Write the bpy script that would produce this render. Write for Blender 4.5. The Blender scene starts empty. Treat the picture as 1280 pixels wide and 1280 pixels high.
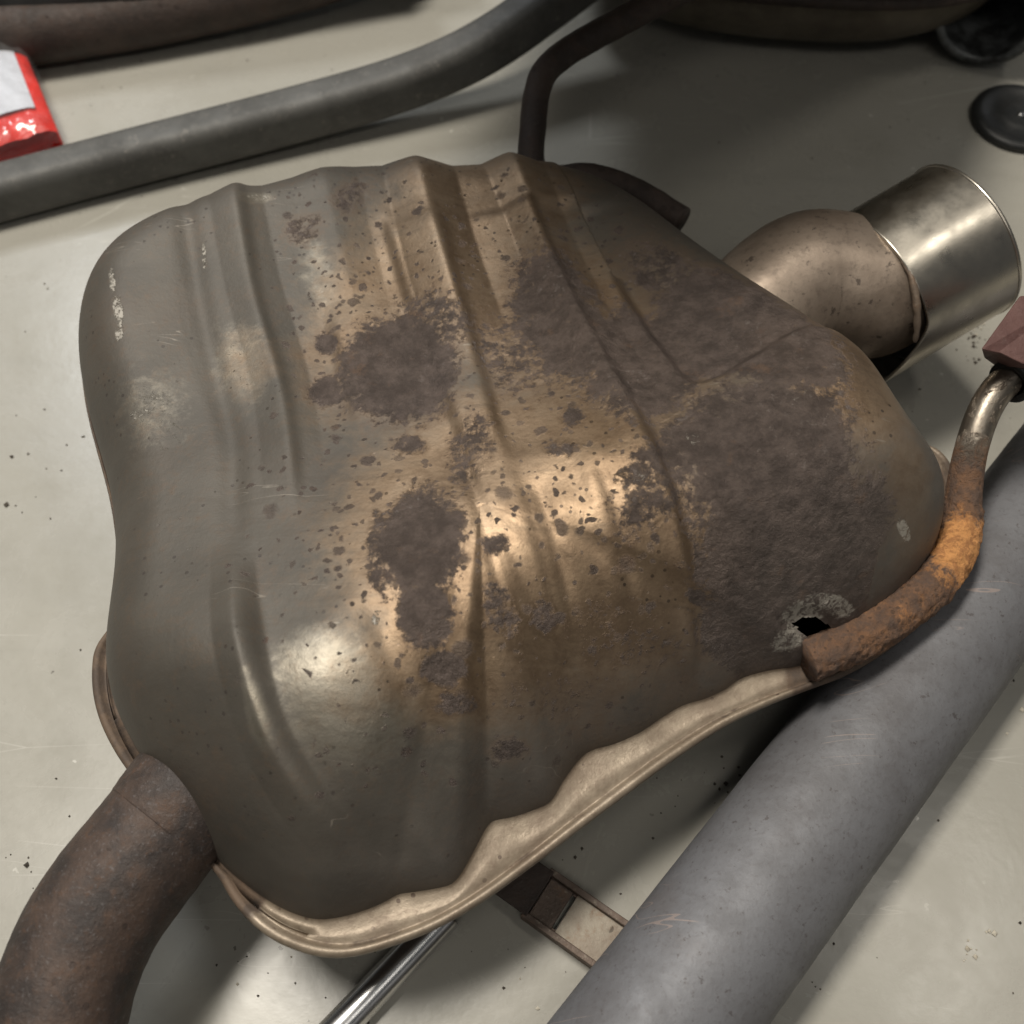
import bpy, math, random
import numpy as np
from mathutils import Vector, Matrix, noise as mnoise

random.seed(7); rng = np.random.default_rng(7)
sc = bpy.context.scene
COL = sc.collection

# ------------------------------------------------------------------ camera
CAM_H, PITCH, FOV = 0.62, 60.0, 50.0
cd = bpy.data.cameras.new('camera'); cam = bpy.data.objects.new('camera', cd); COL.objects.link(cam)
cam.location = (0, 0, CAM_H); cam.rotation_euler = (math.radians(90 - PITCH), 0, 0)
cd.sensor_width = 36; cd.lens = 18 / math.tan(math.radians(FOV / 2))
cd.clip_start = 0.02; cd.clip_end = 100
cd.dof.use_dof = True; cd.dof.focus_distance = 0.57; cd.dof.aperture_fstop = 7.5
sc.camera = cam

# ------------------------------------------------------------------ world and lamps
w = bpy.data.worlds.new('World'); sc.world = w; w.use_nodes = True
bg = w.node_tree.nodes['Background']; bg.inputs[0].default_value = (0.95, 0.98, 1.0, 1); bg.inputs[1].default_value = 0.065

def area(name, loc, target, sx, sy, power, color):
    l = bpy.data.lights.new(name, 'AREA'); l.shape = 'RECTANGLE'; l.size = sx; l.size_y = sy
    l.energy = power; l.color = color
    o = bpy.data.objects.new(name, l); COL.objects.link(o); o.location = loc
    o.rotation_euler = (Vector(target) - Vector(loc)).to_track_quat('-Z', 'Y').to_euler()
    return o
area('ceiling_and_fill_light', (-0.5, 0.72, 2.5), (0, 0.3, 0), 1.1, 0.4, 62, (1.0, 0.94, 0.84))
area('ceiling_and_fill_light', (0.2, -1.1, 2.5), (0.1, 0.3, 0), 1.6, 0.5, 8, (1.0, 0.95, 0.87))  # added fill behind the camera, lifts the near wall
area('ceiling_and_fill_light', (1.1, 0.5, 2.4), (0.3, 0.5, 0.1), 0.45, 0.2, 4.5, (1.0, 0.94, 0.84))
area('window_light', (-1.05, 2.15, 2.3), (-0.2, 0.5, 0), 0.42, 0.6, 22, (0.92, 0.96, 1.0))
area('window_light', (3.0, 2.7, 1.5), (0.3, 0.6, 0.1), 0.6, 0.5, 3, (0.95, 0.97, 1.0))

sc.view_settings.view_transform = 'Standard'; sc.view_settings.look = 'None'
sc.view_settings.exposure = 0.0; sc.view_settings.gamma = 1.0

# ------------------------------------------------------------------ geometry helpers
FPX = 640 / math.tan(math.radians(FOV / 2))
_p = math.radians(PITCH)
_F = np.array([0, math.cos(_p), -math.sin(_p)]); _U = np.array([0, math.sin(_p), math.cos(_p)]); _R = np.array([1.0, 0, 0])
CAMP = np.array([0, 0, CAM_H])

def P(x, y, z=0.0):
    """surveyed point: photograph pixel and height above the floor -> place in metres"""
    d = _F * FPX + _R * (x - 640) + _U * (640 - y)
    return CAMP + d * ((z - CAM_H) / d[2])

def tag(o, label=None, cat=None, group=None, kind=None):
    if label: o['label'] = label
    if cat: o['category'] = cat
    if group: o['group'] = group
    if kind: o['kind'] = kind
    return o

def empty(name, loc):
    o = bpy.data.objects.new(name, None); COL.objects.link(o); o.location = loc; o.empty_display_size = 0.05
    return o

def mesh_obj(name, verts, faces, mat, parent=None, smooth=True):
    """verts in world metres; stored relative to the parent's base"""
    v = np.asarray(verts, float)
    q_ = parent
    while q_ is not None: v = v - np.array(q_.location); q_ = q_.parent
    me = bpy.data.meshes.new(name); me.from_pydata(v.tolist(), [], faces); me.update()
    if smooth: me.polygons.foreach_set('use_smooth', [True] * len(me.polygons))
    me.materials.append(mat)
    o = bpy.data.objects.new(name, me); COL.objects.link(o)
    if parent is not None: o.parent = parent
    return o

def catmull(pts, n, closed=False):
    pts = np.asarray(pts, float); m = len(pts); out = []
    segs = m if closed else m - 1
    for i in range(segs):
        g = (lambda k: pts[k % m]) if closed else (lambda k: pts[min(max(k, 0), m - 1)])
        p0, p1, p2, p3 = g(i - 1), g(i), g(i + 1), g(i + 2)
        for k in range(n):
            t = k / n
            out.append(0.5 * ((2 * p1) + (-p0 + p2) * t + (2 * p0 - 5 * p1 + 4 * p2 - p3) * t * t + (-p0 + 3 * p1 - 3 * p2 + p3) * t ** 3))
    if not closed: out.append(pts[-1])
    return np.array(out)

def fbm(v, scale, oct=4):
    q = Vector((v[0] * scale, v[1] * scale, v[2] * scale)); a = 1.0; s = 0.0
    for _ in range(oct):
        s += a * mnoise.noise(q); q = q * 2.03; a *= 0.5
    return s

def sweep(path, prof, up=(0, 0, 1)):
    """profile(i, t) -> (k,2) loop of offsets along (side, up); returns verts grid"""
    path = np.asarray(path); n = len(path); rings = []
    T = np.gradient(path, axis=0); T /= np.linalg.norm(T, axis=1)[:, None]
    s0 = np.cross(T[0], up); s0 /= np.linalg.norm(s0); 
    S = s0
    for i in range(n):
        S = S - T[i] * np.dot(S, T[i]); S /= np.linalg.norm(S)
        N = np.cross(S, T[i])
        o = prof(i, i / (n - 1))
        rings.append(path[i] + o[:, :1] * S + o[:, 1:] * N)
    return np.array(rings)

def grid_faces(n, k, closed=True, off=0):
    f = []
    for i in range(n - 1):
        for j in range(k if closed else k - 1):
            j2 = (j + 1) % k
            f.append((off + i * k + j, off + i * k + j2, off + (i + 1) * k + j2, off + (i + 1) * k + j))
    return f

def tube(pts, rad, segs=40, sub=14, rough=0.0, rscale=60, cap=(True, True), closedpath=False):
    path = catmull(pts, sub); n = len(path)
    r = np.interp(np.linspace(0, 1, n), np.linspace(0, 1, len(rad)), rad) if hasattr(rad, '__len__') else np.full(n, rad)
    a = np.linspace(0, 2 * math.pi, segs, endpoint=False); c = np.stack([np.cos(a), np.sin(a)], 1)
    g = sweep(path, lambda i, t: c * r[i])
    if rough:
        for i in range(n):
            for j in range(segs):
                d = g[i, j] - path[i]; l = np.linalg.norm(d)
                g[i, j] = path[i] + d * (1 + rough * fbm(g[i, j], rscale) / l)
    v = g.reshape(-1, 3).tolist(); f = grid_faces(n, segs)
    if cap[0]: f.append(tuple(range(segs - 1, -1, -1)))
    if cap[1]: f.append(tuple((n - 1) * segs + j for j in range(segs)))
    return np.array(v), f

def pipe(pts, r, th, segs=64, sub=16, rough=0.0, rscale=60):
    """open pipe with wall thickness"""
    path = catmull(pts, sub); n = len(path)
    r = np.interp(np.linspace(0, 1, n), np.linspace(0, 1, len(r)), r) if hasattr(r, '__len__') else np.full(n, r)
    a = np.linspace(0, 2 * math.pi, segs, endpoint=False); c = np.stack([np.cos(a), np.sin(a)], 1)
    go = sweep(path, lambda i, t: c * r[i]); gi = sweep(path, lambda i, t: c * (r[i] - th))
    if rough:
        for i in range(n):
            for j in range(segs):
                d = go[i, j] - path[i]; l = np.linalg.norm(d)
                go[i, j] = path[i] + d * (1 + rough * fbm(go[i, j], rscale) / l)
    v = np.concatenate([go.reshape(-1, 3), gi.reshape(-1, 3)]); K = n * segs
    f = grid_faces(n, segs); f += [tuple(reversed(q)) for q in grid_faces(n, segs, off=K)]
    for j in range(segs):
        j2 = (j + 1) % segs
        f.append((j2, j, K + j, K + j2)); b = (n - 1) * segs
        f.append((b + j, b + j2, K + b + j2, K + b + j))
    return v, f

# ------------------------------------------------------------------ material helpers
class M:
    def __init__(s, name):
        s.m = bpy.data.materials.new(name); s.m.use_nodes = True; s.t = s.m.node_tree; s.n = s.t.nodes
        s.b = s.n['Principled BSDF']; s.tc = s.n.new('ShaderNodeTexCoord'); s.obj = s.tc.outputs['Object']
    def link(s, a, b): s.t.links.new(a, b)
    def put(s, sock, v):
        if isinstance(v, bpy.types.NodeSocket): s.link(v, sock)
        elif isinstance(v, tuple) and len(v) == 3 and sock.type == 'RGBA': sock.default_value = (*v, 1)
        else: sock.default_value = v
    def noise(s, scale, detail=6, rough=0.6, dist=0.0, vec=None):
        n = s.n.new('ShaderNodeTexNoise'); s.put(n.inputs['Vector'], vec or s.obj)
        n.inputs['Scale'].default_value = scale; n.inputs['Detail'].default_value = detail
        n.inputs['Roughness'].default_value = rough; n.inputs['Distortion'].default_value = dist
        return n.outputs['Fac']
    def voro(s, scale, feature='F1', rnd=1.0, vec=None):
        n = s.n.new('ShaderNodeTexVoronoi'); n.feature = feature; s.put(n.inputs['Vector'], vec or s.obj)
        n.inputs['Scale'].default_value = scale; n.inputs['Randomness'].default_value = rnd
        return n
    def stretch(s, scale, rot=(0, 0, 0)):
        n = s.n.new('ShaderNodeMapping'); s.link(s.obj, n.inputs['Vector'])
        n.inputs['Scale'].default_value = scale; n.inputs['Rotation'].default_value = rot
        return n.outputs[0]
    def attr(s, name):
        n = s.n.new('ShaderNodeAttribute'); n.attribute_name = name; return n.outputs['Fac']
    def math(s, op, a, b=0.0, clamp=False):
        n = s.n.new('ShaderNodeMath'); n.operation = op; n.use_clamp = clamp
        s.put(n.inputs[0], a); s.put(n.inputs[1], b); return n.outputs[0]
    def step(s, v, lo, hi):
        n = s.n.new('ShaderNodeMapRange'); n.interpolation_type = 'SMOOTHSTEP'
        s.put(n.inputs['Value'], v); n.inputs['From Min'].default_value = lo; n.inputs['From Max'].default_value = hi
        return n.outputs['Result']
    def rng(s, v, lo, hi, a, b):
        n = s.n.new('ShaderNodeMapRange'); s.put(n.inputs['Value'], v)
        for k, x in (('From Min', lo), ('From Max', hi), ('To Min', a), ('To Max', b)): n.inputs[k].default_value = x
        return n.outputs['Result']
    def mix(s, f, a, b):
        n = s.n.new('ShaderNodeMix'); n.data_type = 'RGBA'
        s.put(n.inputs['Factor'], f); s.put(n.inputs['A'] if False else n.inputs[6], a); s.put(n.inputs[7], b); return n.outputs[2]
    def mixf(s, f, a, b):
        n = s.n.new('ShaderNodeMix'); n.data_type = 'FLOAT'
        s.put(n.inputs[0], f); s.put(n.inputs[2], a); s.put(n.inputs[3], b); return n.outputs[0]
    def bump(s, h, strength=0.5, dist=0.001, normal=None):
        n = s.n.new('ShaderNodeBump'); s.put(n.inputs['Height'], h); n.inputs['Strength'].default_value = strength
        n.inputs['Distance'].default_value = dist
        if normal is not None: s.link(normal, n.inputs['Normal'])
        return n.outputs[0]
    def out(s, color=None, rough=None, metal=None, normal=None, **k):
        if color is not None: s.put(s.b.inputs['Base Color'], color)
        if rough is not None: s.put(s.b.inputs['Roughness'], rough)
        if metal is not None: s.put(s.b.inputs['Metallic'], metal)
        if normal is not None: s.link(normal, s.b.inputs['Normal'])
        for n_, v in k.items(): s.put(s.b.inputs[n_.replace('_', ' ')], v)
        return s.m

# ------------------------------------------------------------------ materials
def mat_floor():
    m = M('painted_concrete')
    big = m.noise(1.6, 4, 0.5); mid = m.noise(9, 6, 0.65, 0.4); fine = m.noise(160, 4, 0.7)
    c = m.mix(m.step(big, 0.35, 0.65), (0.352, 0.338, 0.296), (0.408, 0.392, 0.344))
    c = m.mix(m.math('MULTIPLY', m.step(mid, 0.47, 0.72), 0.6), c, (0.33, 0.315, 0.27))
    c = m.mix(m.math('MULTIPLY', m.step(fine, 0.5, 0.75), 0.25), c, (0.30, 0.28, 0.24))
    # dirt specks and light chips
    dv = m.n.new('ShaderNodeVectorMath'); dv.operation = 'MULTIPLY_ADD'; nz = m.n.new('ShaderNodeTexNoise'); m.link(m.obj, nz.inputs['Vector']); nz.inputs['Scale'].default_value = 300; nz.inputs['Detail'].default_value = 3
    m.link(nz.outputs['Color'], dv.inputs[0]); dv.inputs[1].default_value = (.006, .006, .006); m.link(m.obj, dv.inputs[2])
    v = m.voro(75, vec=dv.outputs[0]); sp = m.math('LESS_THAN', v.outputs['Distance'], 0.10)
    gate = m.step(m.noise(7, 3, 0.5), 0.55, 0.62)
    c = m.mix(m.math('MULTIPLY', m.math('MULTIPLY', sp, gate), 0.8), c, (0.10, 0.09, 0.075))
    v2 = m.voro(48, vec=dv.outputs[0]); sp2 = m.math('LESS_THAN', v2.outputs['Distance'], 0.06)
    c = m.mix(m.math('MULTIPLY', sp2, m.step(m.noise(5, 2), 0.5, 0.6)), c, (0.66, 0.64, 0.58))
    # thin drag scratches
    sv = m.voro(14, 'DISTANCE_TO_EDGE', vec=m.stretch((0.35, 2.2, 1), (0, 0, 0.5)))
    scr = m.math('MULTIPLY', m.math('LESS_THAN', sv.outputs['Distance'], 0.006), m.step(m.noise(4, 3), 0.56, 0.64))
    c = m.mix(m.math('MULTIPLY', scr, 0.35), c, (0.62, 0.60, 0.55))
    # faint grey tyre and drag smudges
    smd = m.noise(3.2, 7, 0.7, 0.8); c = m.mix(m.math('MULTIPLY', m.step(smd, 0.54, 0.72), 0.4), c, (0.23, 0.215, 0.185))
    ln = m.noise(5, 2, 0.5, 0.0, vec=m.stretch((1, 11, 1), (0, 0, -0.6)))
    lin = m.math('MULTIPLY', m.math('LESS_THAN', m.math('ABSOLUTE', m.math('SUBTRACT', ln, 0.47)), 0.0022), m.step(m.noise(6, 4), 0.52, 0.6))
    c = m.mix(m.math('MULTIPLY', lin, 0.4), c, (0.60, 0.58, 0.53))
    # wipe marks and smears
    wipe = m.noise(6, 5, 0.6, 0.6, vec=m.stretch((0.5, 2.4, 1), (0, 0, -0.25)))
    c = m.mix(m.math('MULTIPLY', m.step(wipe, 0.5, 0.72), 0.42), c, (0.31, 0.30, 0.265))
    r = m.rng(m.noise(11, 6, 0.7, 0.5), 0.3, 0.7, 0.18, 0.36)
    h = m.math('ADD', m.math('MULTIPLY', m.noise(26, 5, 0.55), 1.0), m.math('MULTIPLY', m.noise(230, 3, 0.6), 0.16))
    return m.out(c, r, 0.0, m.bump(h, 0.14, 0.0018))

def mat_shell():
    m = M('heat_stained_steel')
    A = m.attr('scale'); TN = m.attr('tan'); PL = m.attr('pale'); SP = m.attr('speck'); GB = m.attr('front_lift')
    n1 = m.noise(38, 7, 0.68, 0.3); n2 = m.noise(150, 5, 0.7); n3 = m.noise(14, 5, 0.6)
    BR = m.attr('bare_lit')
    dust = m.mix(m.step(n3, 0.3, 0.7), (0.080, 0.071, 0.059), (0.110, 0.097, 0.080))
    dust = m.mix(m.math('MULTIPLY', m.step(m.noise(9, 6, 0.65, 0.5), 0.5, 0.7), 0.5), dust, (0.095, 0.074, 0.057))
    steel = m.mix(m.step(n1, 0.3, 0.7), (0.29, 0.262, 0.215), (0.22, 0.198, 0.160))
    tan = m.mix(m.step(n1, 0.35, 0.68), (0.345, 0.248, 0.162), (0.250, 0.176, 0.114))
    wob = m.math('MULTIPLY', m.math('SUBTRACT', m.math('ADD', n1, m.math('MULTIPLY', n2, 0.5)), 0.75), 0.7)
    br = m.step(m.math('ADD', BR, m.math('ADD', wob, m.math('MULTIPLY', m.math('SUBTRACT', m.noise(95, 7, 0.8, 0.4), 0.5), 1.2))), 0.2, 0.9)
    tn = m.step(m.math('ADD', TN, wob), 0.2, 0.9)
    c = m.mix(tn, m.mix(br, dust, steel), tan)
    clean = m.math('MAXIMUM', tn, br)
    # fine mottling and drag marks
    drag = m.noise(24, 6, 0.7, 0.2, vec=m.stretch((1, 7, 1), (0, 0, 0.35)))
    c = m.mix(m.math('MULTIPLY', m.step(drag, 0.5, 0.72), 0.35), c, (0.075, 0.062, 0.048))
    hn = m.noise(9, 2, 0.5, 0.0, vec=m.stretch((1, 9, 3), (0, 0, 0.75)))
    hair = m.math('MULTIPLY', m.math('LESS_THAN', m.math('ABSOLUTE', m.math('SUBTRACT', hn, 0.56)), 0.0035), m.step(m.noise(15, 4), 0.56, 0.62))
    c = m.mix(m.math('MULTIPLY', hair, 0.45), c, (0.34, 0.30, 0.25))
    # small pits everywhere
    vp = m.voro(170); pit = m.math('MULTIPLY', m.math('LESS_THAN', vp.outputs['Distance'], 0.16), m.step(m.noise(31, 3), 0.5, 0.6))
    c = m.mix(m.math('MULTIPLY', pit, 0.75), c, (0.05, 0.04, 0.035))
    # speckles of scale that grow with the speck attribute
    dv = m.n.new('ShaderNodeVectorMath'); dv.operation = 'MULTIPLY_ADD'
    nz = m.n.new('ShaderNodeTexNoise'); m.link(m.obj, nz.inputs['Vector']); nz.inputs['Scale'].default_value = 150; nz.inputs['Detail'].default_value = 3
    m.link(nz.outputs['Color'], dv.inputs[0]); dv.inputs[1].default_value = (0.006, 0.006, 0.006); m.link(m.obj, dv.inputs[2])
    def spots(scale, size):
        v = m.voro(scale, vec=dv.outputs[0])
        rnd = m.n.new('ShaderNodeSeparateColor'); m.link(v.outputs['Color'], rnd.inputs[0])
        rad = m.math('MULTIPLY', m.math('MULTIPLY', rnd.outputs[0], rnd.outputs[0]), size)
        keep = m.math('LESS_THAN', rnd.outputs[1], m.math('MULTIPLY', SP, 1.5))
        return m.math('MULTIPLY', m.step(m.math('SUBTRACT', rad, v.outputs['Distance']), -0.04, 0.12), m.math('MULTIPLY', keep, m.rng(rnd.outputs[2], 0.0, 1.0, 0.6, 1.0)))
    spk = m.math('MAXIMUM', spots(115, 0.50), m.math('MAXIMUM', m.math('MAXIMUM', spots(250, 0.50), spots(170, 0.48)), spots(52, 0.30)))
    # large scale patches whose border breaks up into crumbs
    n4 = m.noise(230, 5, 0.7); n5 = m.noise(75, 8, 0.78)
    a = m.math('ADD', A, m.math('MULTIPLY', m.math('SUBTRACT', n1, 0.5), 0.5))
    a = m.math('ADD', a, m.math('MULTIPLY', m.math('SUBTRACT', n5, 0.5), 1.0))
    a = m.math('ADD', a, m.math('MULTIPLY', m.math('SUBTRACT', n4, 0.5), 1.3))
    sc_ = m.math('MULTIPLY', m.step(a, 0.36, 0.66), 0.92)
    halo = m.step(a, -0.05, 0.5); c = m.mix(m.math('MULTIPLY', halo, 0.45), c, (0.135, 0.088, 0.056))
    dark = m.math('MAXIMUM', sc_, m.math('MULTIPLY', spk, 0.88))
    purp = m.mix(m.step(m.noise(85, 6, 0.72), 0.36, 0.66), (0.064, 0.049, 0.043), (0.130, 0.100, 0.087))
    purp = m.mix(m.math('MULTIPLY', m.step(m.noise(52, 6, 0.7), 0.58, 0.7), 0.55), purp, (0.17, 0.105, 0.07))
    c = m.mix(dark, c, purp)
    # flakes of bare pale metal inside scale
    fl = m.math('MULTIPLY', m.step(m.noise(230, 5, 0.75), 0.57, 0.66), m.math('MULTIPLY', sc_, m.step(m.noise(17, 4), 0.47, 0.58)))
    c = m.mix(m.math('MULTIPLY', fl, 0.5), c, (0.26, 0.225, 0.205))
    # lower front face painted lighter in place of light on it, and pale scuffs
    lift_mottle = m.math('MULTIPLY', GB, m.step(m.math('ADD', n3, m.math('MULTIPLY', n5, 0.5)), 0.45, 0.95))
    c = m.mix(m.math('MULTIPLY', m.math('ADD', m.math('MULTIPLY', GB, 0.45), m.math('MULTIPLY', lift_mottle, 0.40)), m.math('SUBTRACT', 1.0, m.math('MULTIPLY', dark, 0.6))), c, m.mix(m.step(n1, 0.35, 0.65), (0.245, 0.215, 0.190), (0.175, 0.152, 0.138)))
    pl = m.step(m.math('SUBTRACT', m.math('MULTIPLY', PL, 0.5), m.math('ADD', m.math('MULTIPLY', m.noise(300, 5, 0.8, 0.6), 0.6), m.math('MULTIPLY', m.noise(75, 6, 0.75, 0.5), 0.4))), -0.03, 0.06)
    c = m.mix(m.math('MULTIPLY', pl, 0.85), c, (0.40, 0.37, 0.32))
    rough = m.mixf(dark, m.mixf(clean, 0.58, m.rng(n1, 0.3, 0.7, 0.45, 0.56)), m.rng(n2, 0.3, 0.7, 0.46, 0.66))
    rough = m.mixf(pl, rough, 0.6)
    metal = m.mixf(dark, m.mixf(clean, 0.30, 0.9), 0.35); metal = m.mixf(pl, metal, 0.2); metal = m.math('MULTIPLY', metal, m.math('SUBTRACT', 1.0, m.math('MULTIPLY', GB, 0.65)))
    h = m.math('MULTIPLY', m.math('MULTIPLY', m.math('SUBTRACT', m.noise(150, 7, 0.8), 0.5), dark), 1.9)
    h = m.math('ADD', h, m.math('ADD', m.math('MULTIPLY', n2, 0.2), m.math('MULTIPLY', m.noise(420, 3, 0.7), 0.10))); h = m.math('SUBTRACT', h, m.math('MULTIPLY', pit, 0.5))
    h = m.math('ADD', h, m.math('MULTIPLY', pl, 0.2))
    return m.out(c, rough, metal, m.bump(h, 0.8, 0.0016))

def mat_flange():
    m = M('bare_flange_steel')
    n1 = m.noise(45, 6, 0.7); n2 = m.noise(260, 4, 0.7)
    c = m.mix(m.step(n1, 0.35, 0.68), (0.33, 0.268, 0.200), (0.225, 0.178, 0.130))
    c = m.mix(m.math('MULTIPLY', m.step(n2, 0.5, 0.7), 0.5), c, (0.19, 0.14, 0.10))
    gr = m.noise(16, 6, 0.7, 0.5); c = m.mix(m.math('MULTIPLY', m.step(gr, 0.44, 0.66), 0.6), c, (0.16, 0.115, 0.08))
    R = m.attr('rust'); rr = m.step(m.math('ADD', R, m.math('MULTIPLY', m.math('SUBTRACT', m.noise(60, 6, 0.7), 0.5), 1.1)), 0.35, 0.65)
    c = m.mix(rr, c, m.mix(m.step(n1, 0.4, 0.6), (0.085, 0.062, 0.047), (0.145, 0.10, 0.068)))
    v = m.voro(150); pit = m.math('MULTIPLY', m.math('LESS_THAN', v.outputs['Distance'], 0.17), m.step(m.noise(22, 3), 0.5, 0.58))
    c = m.mix(m.math('MULTIPLY', pit, 0.8), c, (0.09, 0.06, 0.045))
    return m.out(c, m.mixf(rr, m.rng(n1, 0.3, 0.7, 0.38, 0.56), 0.75), m.mixf(rr, 0.3, 0.1), m.bump(m.math('SUBTRACT', m.math('ADD', n2, m.math('MULTIPLY', n1, 0.8)), pit), 0.4, 0.0008))

def mat_rust(name, cols, orange=0.45, rough=(0.6, 0.85), bump=0.9, metal=0.15, scale=1.0):
    m = M(name)
    n1 = m.noise(30 * scale, 7, 0.68, 0.3); n2 = m.noise(120 * scale, 6, 0.75); n3 = m.noise(330 * scale, 3, 0.7)
    c = m.mix(m.step(n1, 0.35, 0.65), cols[0], cols[1])
    c = m.mix(m.math('MULTIPLY', m.step(n2, 0.52, 0.72), orange), c, cols[2])
    c = m.mix(m.math('MULTIPLY', m.step(n3, 0.55, 0.75), 0.5), c, cols[3])
    v = m.voro(95 * scale); pit = m.math('MULTIPLY', m.math('LESS_THAN', v.outputs['Distance'], 0.2), m.step(n1, 0.5, 0.6))
    c = m.mix(m.math('MULTIPLY', pit, 0.5), c, (0.03, 0.022, 0.02))
    h = m.math('ADD', m.math('MULTIPLY', n2, 1.0), m.math('MULTIPLY', n3, 0.5)); h = m.math('SUBTRACT', h, m.math('MULTIPLY', pit, 0.6))
    return m.out(c, m.rng(n2, 0.3, 0.7, *rough), metal, m.bump(h, bump, 0.0014))

def mat_hanger():
    m = M('rust_scaled_rod')
    R = m.attr('rust'); n1 = m.noise(75, 8, 0.75, 0.4); n2 = m.noise(260, 5, 0.75)
    steel = m.mix(m.step(n1, 0.35, 0.65), (0.34, 0.30, 0.25), (0.24, 0.20, 0.16))
    rust = m.mix(m.step(n1, 0.38, 0.62), (0.135, 0.088, 0.066), (0.235, 0.125, 0.068))
    rust = m.mix(m.math('MULTIPLY', m.step(n2, 0.5, 0.68), 0.55), rust, (0.12, 0.08, 0.062))
    vp = m.voro(240); pitt = m.math('MULTIPLY', m.math('LESS_THAN', vp.outputs['Distance'], 0.28), m.step(n1, 0.45, 0.55))
    rust = m.mix(m.math('MULTIPLY', pitt, 0.6), rust, (0.05, 0.035, 0.028))
    O = m.attr('orange'); og = m.step(m.math('ADD', O, m.math('ADD', m.math('MULTIPLY', m.math('SUBTRACT', n1, 0.5), 1.8), m.math('MULTIPLY', m.math('SUBTRACT', n2, 0.5), 0.9))), 0.38, 0.75)
    rust = m.mix(og, rust, m.mix(m.step(n2, 0.4, 0.62), (0.74, 0.36, 0.13), (0.46, 0.21, 0.08)))
    rr = m.step(m.math('ADD', R, m.math('MULTIPLY', m.math('SUBTRACT', n1, 0.5), 0.7)), 0.35, 0.65)
    c = m.mix(rr, steel, rust)
    h = m.math('ADD', n2, m.math('MULTIPLY', m.noise(110, 7, 0.78, 0.5), 1.6))
    b = m.bump(m.math('MULTIPLY', h, m.math('ADD', m.math('MULTIPLY', rr, 0.93), 0.07)), 0.9, 0.0022)
    return m.out(c, m.mixf(rr, 0.36, 0.82), m.mixf(rr, 0.9, 0.05), b)

def mat_chrome(name, col, rough, brushed=True):
    m = M(name)
    n = m.noise(60, 5, 0.65); s = m.noise(30, 6, 0.7)
    c = m.mix(m.step(s, 0.4, 0.7), col, tuple(x * 0.8 for x in col))
    c = m.mix(m.math('MULTIPLY', m.step(m.noise(140, 4, 0.7), 0.62, 0.74), 0.3), c, tuple(x * 0.45 for x in col))
    return m.out(c, m.rng(n, 0.3, 0.7, rough * 0.8, rough * 1.25), 1.0, m.bump(m.noise(420, 3, 0.6), 0.06, 0.0004))

def mat_plain(name, c0, c1, rough, metal=0.0, scale=40, bump=0.2, speck=None, scratch=None):
    m = M(name); n = m.noise(scale, 6, 0.68, 0.2); f = m.noise(scale * 7, 4, 0.7)
    c = m.mix(m.step(n, 0.35, 0.66), c0, c1)
    if speck:
        c = m.mix(m.math('MULTIPLY', m.step(m.noise(scale * 5, 4, 0.7), 0.62, 0.68), 0.8), c, speck); c = m.mix(m.math('MULTIPLY', m.step(m.noise(scale * .35, 5, 0.65, .5), 0.5, 0.7), 0.35), c, speck)
        c = m.mix(m.math('MULTIPLY', m.step(f, 0.5, 0.7), 0.35), c, speck)
    if scratch:
        hn = m.noise(6, 2, 0.5, 0.0, vec=m.stretch((1, 10, 3), (0, 0, 0.95))); g = m.step(m.noise(13, 4), 0.54, 0.61)
        c = m.mix(m.math('MULTIPLY', m.math('MULTIPLY', m.math('LESS_THAN', m.math('ABSOLUTE', m.math('SUBTRACT', hn, 0.52)), 0.004), g), 0.6), c, scratch)
        c = m.mix(m.math('MULTIPLY', m.step(m.noise(8, 6, 0.7, .6), 0.55, 0.75), 0.3), c, tuple(x * y for x, y in zip(c1, (.85, .68, .56))))
    return m.out(c, m.rng(n, 0.3, 0.7, rough * 0.88, rough * 1.12), metal, m.bump(m.math('ADD', f, n), bump, 0.0008))

FLOOR = mat_floor(); SHELL = mat_shell(); FLANGE = mat_flange(); HANGER = mat_hanger()
INLET = mat_rust('brown_rust', ((0.040, 0.032, 0.029), (0.088, 0.060, 0.047), (0.15, 0.080, 0.046), (0.17, 0.160, 0.162)), 0.45, (0.5, 0.72), 0.5, 0.3, 1.4)
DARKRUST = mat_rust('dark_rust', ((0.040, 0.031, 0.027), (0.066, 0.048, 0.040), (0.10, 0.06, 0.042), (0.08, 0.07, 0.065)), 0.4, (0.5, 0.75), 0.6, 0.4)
TIP = mat_chrome('polished_tip_steel', (0.58, 0.535, 0.46), 0.31)
CHROME = mat_chrome('bright_rod_steel', (0.72, 0.72, 0.72), 0.24)
ELBOW = mat_plain('heat_tinted_elbow', (0.33, 0.265, 0.21), (0.23, 0.18, 0.14), 0.46, 0.6, 26, 0.25, (0.085, 0.066, 0.054))
GREYPIPE = mat_plain('grey_oxide_pipe', (0.180, 0.181, 0.192), (0.150, 0.149, 0.157), 0.60, 0.2, 48, 0.3, (0.09, 0.08, 0.08), (0.34, 0.27, 0.24))
BARPAINT = mat_plain('grey_bar_paint', (0.098, 0.096, 0.089), (0.068, 0.066, 0.061), 0.6, 0.1, 22, 0.3, (0.15, 0.14, 0.125))
BLACKRUB = mat_plain('black_rubber', (0.016, 0.017, 0.017), (0.028, 0.028, 0.027), 0.45, 0.0, 60, 0.3)
REDRUB = mat_rust('red_brown_block', ((0.105, 0.050, 0.044), (0.145, 0.075, 0.066), (0.19, 0.12, 0.11), (0.07, 0.04, 0.035)), 0.5, (0.6, 0.8), 0.6, 0.0, 0.9)
DARKSHELL = mat_plain('sooty_shell', (0.20, 0.175, 0.135), (0.13, 0.11, 0.085), 0.5, 0.6, 18, 0.3)
REDBAG = None

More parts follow.
